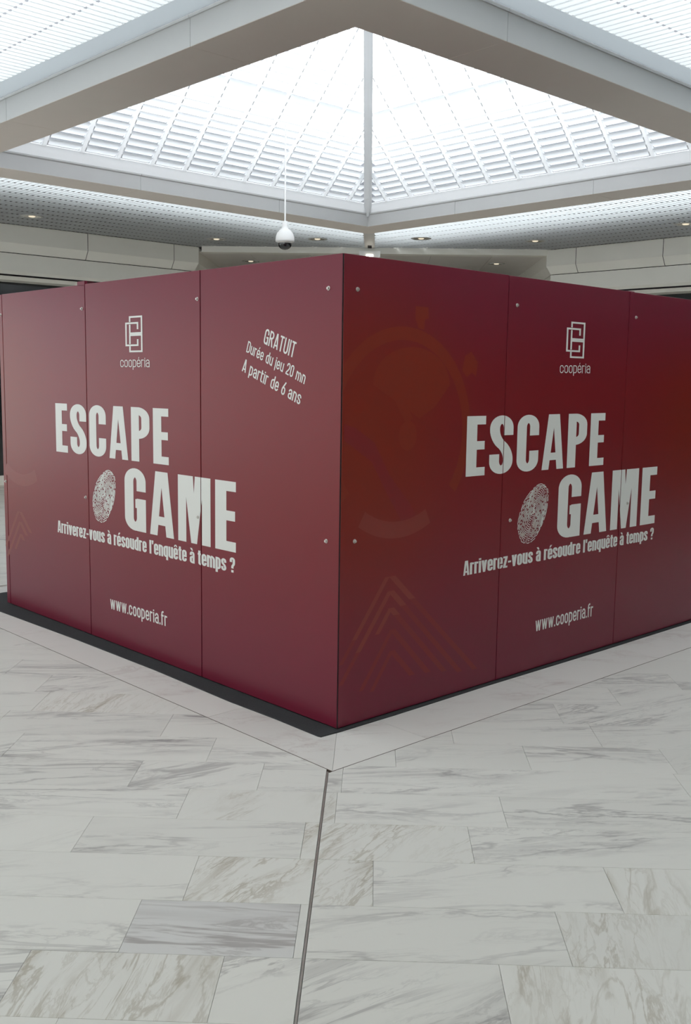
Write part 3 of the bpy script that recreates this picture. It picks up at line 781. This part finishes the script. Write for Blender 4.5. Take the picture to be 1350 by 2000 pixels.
def finish(bm, side_, seams, name, d=0.0012, mat=None, lo=None):
    # merge overlapping strokes into one flat sheet: triangulate, keep the triangles that lie in some stroke
    bm.verts.index_update()
    co = [Vector((v.co.x, v.co.y)) for v in bm.verts]
    fcs = [[v.index for v in f_.verts] for f_ in bm.faces]
    eds = [(a, b) for ids in fcs for a, b in zip(ids, ids[1:] + ids[:1])]
    tris = []
    for ids in fcs:
        for a, b in zip(ids[1:], ids[2:]): tris.append((co[ids[0]], co[a], co[b]))
    x0 = min(v.x for v in co); x1 = max(v.x for v in co); NB = 300; bw = (x1 - x0) / NB + 1e-9
    bins = [[] for _ in range(NB + 1)]
    for t in tris:
        lo_, hi_ = min(p.x for p in t), max(p.x for p in t)
        for q in range(int((lo_ - x0) / bw), int((hi_ - x0) / bw) + 1): bins[q].append((t, min(p.y for p in t), max(p.y for p in t)))
    def inside(p):
        for (a, b, c), ya, yb in bins[min(NB, max(0, int((p.x - x0) / bw)))]:
            if p.y < ya or p.y > yb: continue
            d1 = (b - a).cross(p - a); d2 = (c - b).cross(p - b); d3 = (a - c).cross(p - c)
            if (d1 >= 0 and d2 >= 0 and d3 >= 0) or (d1 <= 0 and d2 <= 0 and d3 <= 0):
                if abs((b - a).cross(c - a)) > 1e-12: return True
        return False
    vo, eo, fo = delaunay_2d_cdt(co, eds, [], 0, 1e-6)[:3]
    bm.free(); bm = bmesh.new()
    vs = [bm.verts.new((v.x, v.y, 0)) for v in vo]
    for f_ in fo:
        if inside(sum((vo[i] for i in f_), Vector((0, 0))) / len(f_)): bm.faces.new([vs[i] for i in f_])
    for s_ in seams:
        for e_ in (-0.003, 0.003):
            bmesh.ops.bisect_plane(bm, geom=bm.verts[:] + bm.edges[:] + bm.faces[:], plane_co=(s_ + e_, 0, 0), plane_no=(1, 0, 0))
        bmesh.ops.delete(bm, geom=[f_ for f_ in bm.faces if abs(f_.calc_center_median().x - s_) < 0.0029], context='FACES')
    if lo is not None:
        bmesh.ops.bisect_plane(bm, geom=bm.verts[:] + bm.edges[:] + bm.faces[:], plane_co=(lo, 0, 0), plane_no=(1, 0, 0), clear_inner=True)
    for v in bm.verts:
        u, z = v.co.x, v.co.y
        v.co = Vector(face(side_, -u if side_ == 'L' else u, z, d))
    me = bpy.data.meshes.new(name); bm.to_mesh(me); bm.free(); me.materials.append(mat or M_vinyl)
    o = bpy.data.objects.new(name, me); COL.objects.link(o); o.parent = BOOTH
    return o
HEAVY = Style(0.270, 0.142, 0.8, 0.635, 0.115, 0.6)
TAG = Style(0.195, 0.13, 0.82, 0.45, 0.04, 0.5, -0.2)
DIN = Style(0.125, 0.118, 0.74, 0.43, 0.085, 0.5, -0.22)
LIGHT = Style(0.085, 0.08, 0.72, 0.50, 0.105, 0.45, -0.25)
SL = [-LS[1], -LS[2]]; SR = [RS[1], RS[2]]
def txt(t, st, side_, p0, p1, capd, name):
    mb, w = text_mesh(t, st); place(mb, w, side_, p0, p1, capd, SL if side_ == 'L' else SR, name)
txt('ESCAPE', HEAVY, 'L', (-3.020, 1.280), (-1.558, 1.283), 0.348, 'title_lettering')
txt('GAME', HEAVY, 'L', (-2.084, 0.827), (-0.872, 0.827), 0.408, 'title_lettering')
txt("Arriverez-vous à résoudre l'enquête à temps ?", TAG, 'L', (-3.028, 0.688), (-0.880, 0.707), 0.088, 'tagline_lettering')
txt('www.cooperia.fr', DIN, 'L', (-2.292, 0.246), (-1.592, 0.254), 0.092, 'web_address_lettering')
txt('coopéria', LIGHT, 'L', (-2.115, 1.884), (-1.765, 1.884), 0.066, 'logo_lettering')
txt('GRATUIT', DIN, 'L', (-0.628, 2.012), (-0.372, 1.932), 0.084, 'notice_lettering')
txt('Durée du jeu 20 mn', DIN, 'L', (-0.779, 1.968), (-0.285, 1.796), 0.064, 'notice_lettering')
txt('A partir de 6 ans', DIN, 'L', (-0.818, 1.864), (-0.320, 1.688), 0.072, 'notice_lettering')
txt('ESCAPE', HEAVY, 'R', (0.980, 1.281), (2.404, 1.283), 0.346, 'title_lettering')
txt('GAME', HEAVY, 'R', (1.903, 0.828), (3.112, 0.828), 0.41, 'title_lettering')
txt("Arriverez-vous à résoudre l'enquête à temps ?", TAG, 'R', (0.985, 0.703), (3.110, 0.710), 0.086, 'tagline_lettering')
txt('www.cooperia.fr', DIN, 'R', (1.712, 0.252), (2.364, 0.254), 0.094, 'web_address_lettering')
txt('coopéria', LIGHT, 'R', (1.862, 1.884), (2.198, 1.888), 0.068, 'logo_lettering')
# logo: interlocked squared brackets
def logo(side_, x0, x1, z0, z1):
    mb = MB(); t = 0.085
    def ln(*pts):
        for (a, b), (c, d) in zip(pts, pts[1:]):
            lo_x, hi_x = min(a, c) - t / 2, max(a, c) + t / 2; lo_y, hi_y = min(b, d) - t * .28, max(b, d) + t * .28
            mb.add([(lo_x, lo_y), (hi_x, lo_y), (hi_x, hi_y), (lo_x, hi_y)], [(0, 1, 2, 3)])
    a, b, c, e = 0.05, 0.27, 0.72, 0.95
    ln((b, 0.865), (b, 0.975), (e, 0.975), (e, 0.525), (b, 0.525), (b, 0.745))
    ln((b, 0.255), (b, 0.475), (e, 0.475), (e, 0.025), (b, 0.025), (b, 0.145))
    ln((c, 0.655), (c, 0.805), (a, 0.805), (a, 0.195), (c, 0.195), (c, 0.335))
    bm = bmesh.new()
    vs = [bm.verts.new((x0 + v[0] * (x1 - x0), z0 + v[1] * (z1 - z0), 0)) for v in mb.v]
    for f_ in mb.f: bm.faces.new([vs[i] for i in f_])
    finish(bm, side_, [], 'logo_emblem')
logo('L', -2.049, -1.842, 1.978, 2.206); logo('R', 1.918, 2.122, 1.980, 2.206)
# fingerprint: broken ridges of nested loops
def fingerprint(side_, cx, cz, seed):
    rg = random.Random(seed); bm = bmesh.new(); tilt = math.radians(57)
    A, B = 0.195, 0.122
    ct, sn = math.cos(tilt), math.sin(tilt)
    NR = 17
    for i in range(NR + 1):
        f_ = (i + 0.35) / NR
        n = max(14, int(100 * f_)); gap = rg.random() * 6
        wdt = 0.0043 + 0.0012 * (side_ == 'L')
        run = []
        def flush():
            if len(run) < 2: return
            for (p, q_) in zip(run, run[1:]):
                d = (q_ - p)
                if d.length < 1e-6: continue
                nn = Vector((-d.y, d.x)).normalized() * wdt / 2
                bm.faces.new([bm.verts.new((*(v), 0)) for v in (p - nn, q_ - nn, q_ + nn, p + nn)])
        left = rg.randint(3, 12)
        for s_ in range(n + 1):
            a = 2 * PI * s_ / n
            wob = 1 + 0.03 * math.sin(3 * a + i * 0.5) + 0.012 * math.sin(7 * a + i) + (rg.uniform(-0.02, 0.02) if i > NR - 3 else 0)
            x = A * f_ * math.cos(a) * wob + 0.012 * (1 - f_); y = B * f_ * math.sin(a) * wob
            y += 0.010 * (1 - f_) * math.cos(a * 2)
            run.append(Vector((cx + x * ct - y * sn, cz + x * sn + y * ct)))
            left -= 1
            if left <= 0:
                flush(); run = []; left = rg.randint(2, 12)
        flush()
    finish(bm, side_, [], 'fingerprint_print')
fingerprint('L', -2.352, 1.016, 3); fingerprint('R', 1.643, 1.016, 3)
# faint background print: stop-watch, hand, maze chevrons
def faint(name, col, rough=0.34):
    mt = principled(name, col, rough, 0.45); return mt
F1 = faint('print_orange_faint', (0.206, 0.0190, 0.0078)); F2 = faint('print_rose', (0.218, 0.031, 0.024)); F3 = faint('print_orange_soft', (0.192, 0.0118, 0.0150))
def art(side_, off, lo):
    def fin(bm, nm, mt, d): finish(bm, side_, [], nm, d, mt, lo)
    def annulus(cx, cz, r0x, r0z, r1x, r1z, a0, a1, nm, mt, d):
        bm = bmesh.new(); n = 48; pv = None
        for i in range(n + 1):
            a = a0 + (a1 - a0) * i / n
            v = (bm.verts.new((off + cx + r0x * math.cos(a), cz + r0z * math.sin(a), 0)), bm.verts.new((off + cx + r1x * math.cos(a), cz + r1z * math.sin(a), 0)))
            if pv: bm.faces.new((pv[0], v[0], v[1], pv[1]))
            pv = v
        fin(bm, nm, mt, d)
    def polys(ps, nm, mt, d):
        bm = bmesh.new()
        for p in ps: bm.faces.new([bm.verts.new((off + x, z, 0)) for x, z in p])
        fin(bm, nm, mt, d)
    cx, cz, ro, ri = 0.45, 1.545, 0.56, 0.49
    if side_ == 'R':
        annulus(cx, cz, ri, ri, ro, ro, math.radians(-38), math.radians(218) - 0.0, 'stopwatch_print', F1, 0.0005)
        polys([[(0.555, 2.10), (0.60, 2.095), (0.605, 2.15), (0.635, 2.155), (0.63, 2.215), (0.53, 2.215), (0.528, 2.155), (0.555, 2.15)]], 'stopwatch_crown_print', F1, 0.0005)
        polys([[(0.925, 1.885), (0.965, 1.845), (1.01, 1.875), (1.045, 1.85), (1.06, 1.93), (1.0, 1.99), (0.945, 1.965), (0.96, 1.92)]], 'stopwatch_button_print', F1, 0.0005)
        annulus(0.52, 1.80, 0.0, 0.0, 0.30, 0.20, 0, PI, 'stopwatch_face_print', F1, 0.0004)
        polys([[(0.22, 1.80), (0.82, 1.80), (0.70, 1.68), (0.58, 1.62), (0.46, 1.68)],
               [(0.27, 1.88), (0.33, 1.90), (0.53, 1.62), (0.47, 1.60)]], 'watch_hand_print', F1, 0.00045)
        annulus(0.49, 1.53, 0.0, 0.0, 0.07, 0.08, 0, 2 * PI, 'watch_hub_print', F1, 0.00055)
        polys([[(0.02, 1.60), (0.10, 1.58), (0.24, 1.50), (0.36, 1.32), (0.52, 1.16), (0.62, 1.02), (0.46, 1.06), (0.33, 1.24), (0.22, 1.40), (0.02, 1.52)]], 'magnifier_print', F3, 0.0004)
    annulus(cx - 0.02, cz, 0.475, 0.475, 0.565, 0.565, math.radians(238), math.radians(297), 'watch_glint_print', F2, 0.0006)
    def leg(a, b, w):
        a = Vector(a); b = Vector(b); n = Vector((w, 0)); return [tuple(a - n / 2), tuple(b - n / 2), tuple(b + n / 2), tuple(a + n / 2)]
    sl = 1.28; sr = 0.88
    ch = []
    for (px, pz, ll, lr_, w) in ((0.372, 0.785, 0.0, 0.0, 0.032),):
        ch += [leg((0.355, 0.775), (0.115, 0.468), 0.034), leg((0.392, 0.775), (0.555, 0.628), 0.05)]
    ch += [leg((0.378, 0.695), (0.143, 0.395), 0.036), leg((0.384, 0.695), (0.485, 0.600), 0.05)]
    ch += [leg((0.386, 0.600), (0.285, 0.470), 0.034), leg((0.386, 0.600), (0.432, 0.556), 0.05)]
    polys(ch, 'chevron_print', F2, 0.0006)
    if side_ == 'R':
        ch = [leg((0.555, 0.628), (1.12, 0.12), 0.045), leg((0.485, 0.600), (0.98, 0.13), 0.045), leg((0.432, 0.556), (0.84, 0.16), 0.045), leg((0.40, 0.48), (0.70, 0.18), 0.045),
              leg((0.40, 0.48), (0.17, 0.18), 0.032), leg((0.40, 0.36), (0.25, 0.16), 0.032), leg((0.40, 0.36), (0.57, 0.19), 0.045), leg((0.143, 0.395), (0.02, 0.24), 0.032), leg((0.115, 0.468), (0.02, 0.35), 0.03)]
        polys(ch, 'maze_print', F3, 0.0005)
art('R', 0.0, 0.007); art('L', -4.02, -END + 0.004)

# ------------------------------------------------------------------ carpet mat under the booth
mat_lr = [(-0.018, -0.128), (0.0, -0.134), (0.35, -0.130), (0.74, -0.140), (1.57, -0.122), (2.53, -0.132), (3.67, -0.168), (4.3, -0.172), (4.3, 4.1), (-0.022, 4.1), (-0.03, 2.5), (-0.022, 1.2), (-0.03, 0.4), (-0.026, 0.0)]
mp = lr_poly(mat_lr)
if area(mp) < 0: mp = mp[::-1]
mb = MB(); mb.prism(mp, 0.0, 0.0075)
tag(mb.build('carpet_mat', M_mat), 'charcoal carpet mat peeping out under the red booth', 'mat')

# ------------------------------------------------------------------ dome security camera on its drop pole
cp = tag(empty('security_camera', (-1.0, 7.694, 3.42)), 'white dome security camera on a thin drop pole under the skylight', 'camera')
mb = MB(); mb.lathe([(0.010, 0.34), (0.010, 1.50), (0.0, 1.50)], 12); mb.build('pole', M_housing, cp, True)
mb = MB(); mb.lathe([(0.0, 0.345), (0.033, 0.343), (0.035, 0.285), (0.042, 0.258), (0.072, 0.232), (0.1, 0.198), (0.114, 0.155), (0.118, 0.115), (0.114, 0.094), (0.0, 0.094)], 32); mb.build('housing', M_housing, cp, True)
mb = MB(); mb.lathe([(0.084, 0.092), (0.084, 0.06)] + [(0.082 * math.cos(a), 0.06 - 0.06 * math.sin(a)) for a in [i * PI / 16 for i in range(1, 9)]], 32); mb.build('dome', M_dome, cp, True)
mb = MB(); mb.lathe([(0.088, 0.094), (0.09, 0.084), (0.085, 0.078)], 32); mb.build('trim_ring', M_paint, cp, True)

# ------------------------------------------------------------------ downlights
ring = MB(); ring.lathe([(0.085, -0.002), (0.10, -0.006), (0.115, -0.004), (0.116, 0.002)], 24); RING = None
spots = [(10.86, 3.71, 'leftmost round downlight in the slatted ceiling above the left bulkhead'),
         (10.74, 7.02, 'round downlight in the slatted ceiling left of the dome camera'),
         (9.41, 8.16, 'round downlight in the slatted ceiling just right of the dome camera'),
         (8.04, 9.27, 'round downlight in the slatted ceiling right of the mitre strip'),
         (6.79, 10.75, 'round downlight in the slatted ceiling near the right bulkhead corner'),
         (4.04, 10.72, 'rightmost round downlight in the slatted ceiling above the right bulkhead')]
proto = None
def downlight(loc, label, group):
    global proto
    o = tag(empty('downlight', loc), label, 'light', group)
    if proto is None:
        a = MB(); a.lathe([(0.125, 0.0), (0.125, -0.008), (0.155, -0.010), (0.172, -0.004), (0.172, 0.0)], 24); a.build('ring', M_ring, o, True)
        a = MB(); a.lathe([(0.125, -0.006), (0.07, -0.001), (0.0, -0.001)], 24); a.build('reflector', M_reflect, o, True)
        a = MB(); a.lathe([(0.0, -0.012), (0.04, -0.011), (0.05, -0.004), (0.05, -0.001)], 16); a.build('lamp', M_lamp, o, True)
        proto = o
    else:
        for ch in [c for c in proto.children if c.type == 'MESH']:
            c = ch.copy(); COL.objects.link(c); c.parent = o
    sl = bpy.data.lights.new('downlight_beam', 'SPOT'); sl.energy = 45; sl.color = (1.0, 0.84, 0.62); sl.spot_size = math.radians(110); sl.spot_blend = 0.6; sl.shadow_soft_size = 0.05
    so = bpy.data.objects.new('downlight_beam', sl); COL.objects.link(so); so.parent = o; so.location = (0, 0, -0.03)
    return o
for l, r, lb in spots: downlight(W(l, r, ZC - 0.001), lb, 'downlights in the slatted ceiling')
downlight((-2.35, 15.05, 4.119), 'round downlight in the corridor ceiling left of the emergency light', 'downlights in the corridor ceiling')
downlight((2.46, 15.04, 4.119), 'round downlight in the corridor ceiling right of the emergency light', 'downlights in the corridor ceiling')
# emergency light under the lintel
em = tag(empty('emergency_light', (0.0, 13.42, 3.98)), 'small white emergency light box on the lintel above the booth corner', 'light')
mb = MB(); mb.box(-0.19, 0.19, -0.05, 0.08, 0.04, 0.15); mb.build('body', M_housing, em)
mb = MB(); mb.box(-0.06, 0.06, -0.062, -0.05, 0.05, 0.085); mb.build('lamp', M_lampw, em)
mb = MB(); mb.box(-0.17, 0.17, -0.03, 0.06, 0.0, 0.04); mb.build('diffuser', M_housing, em)
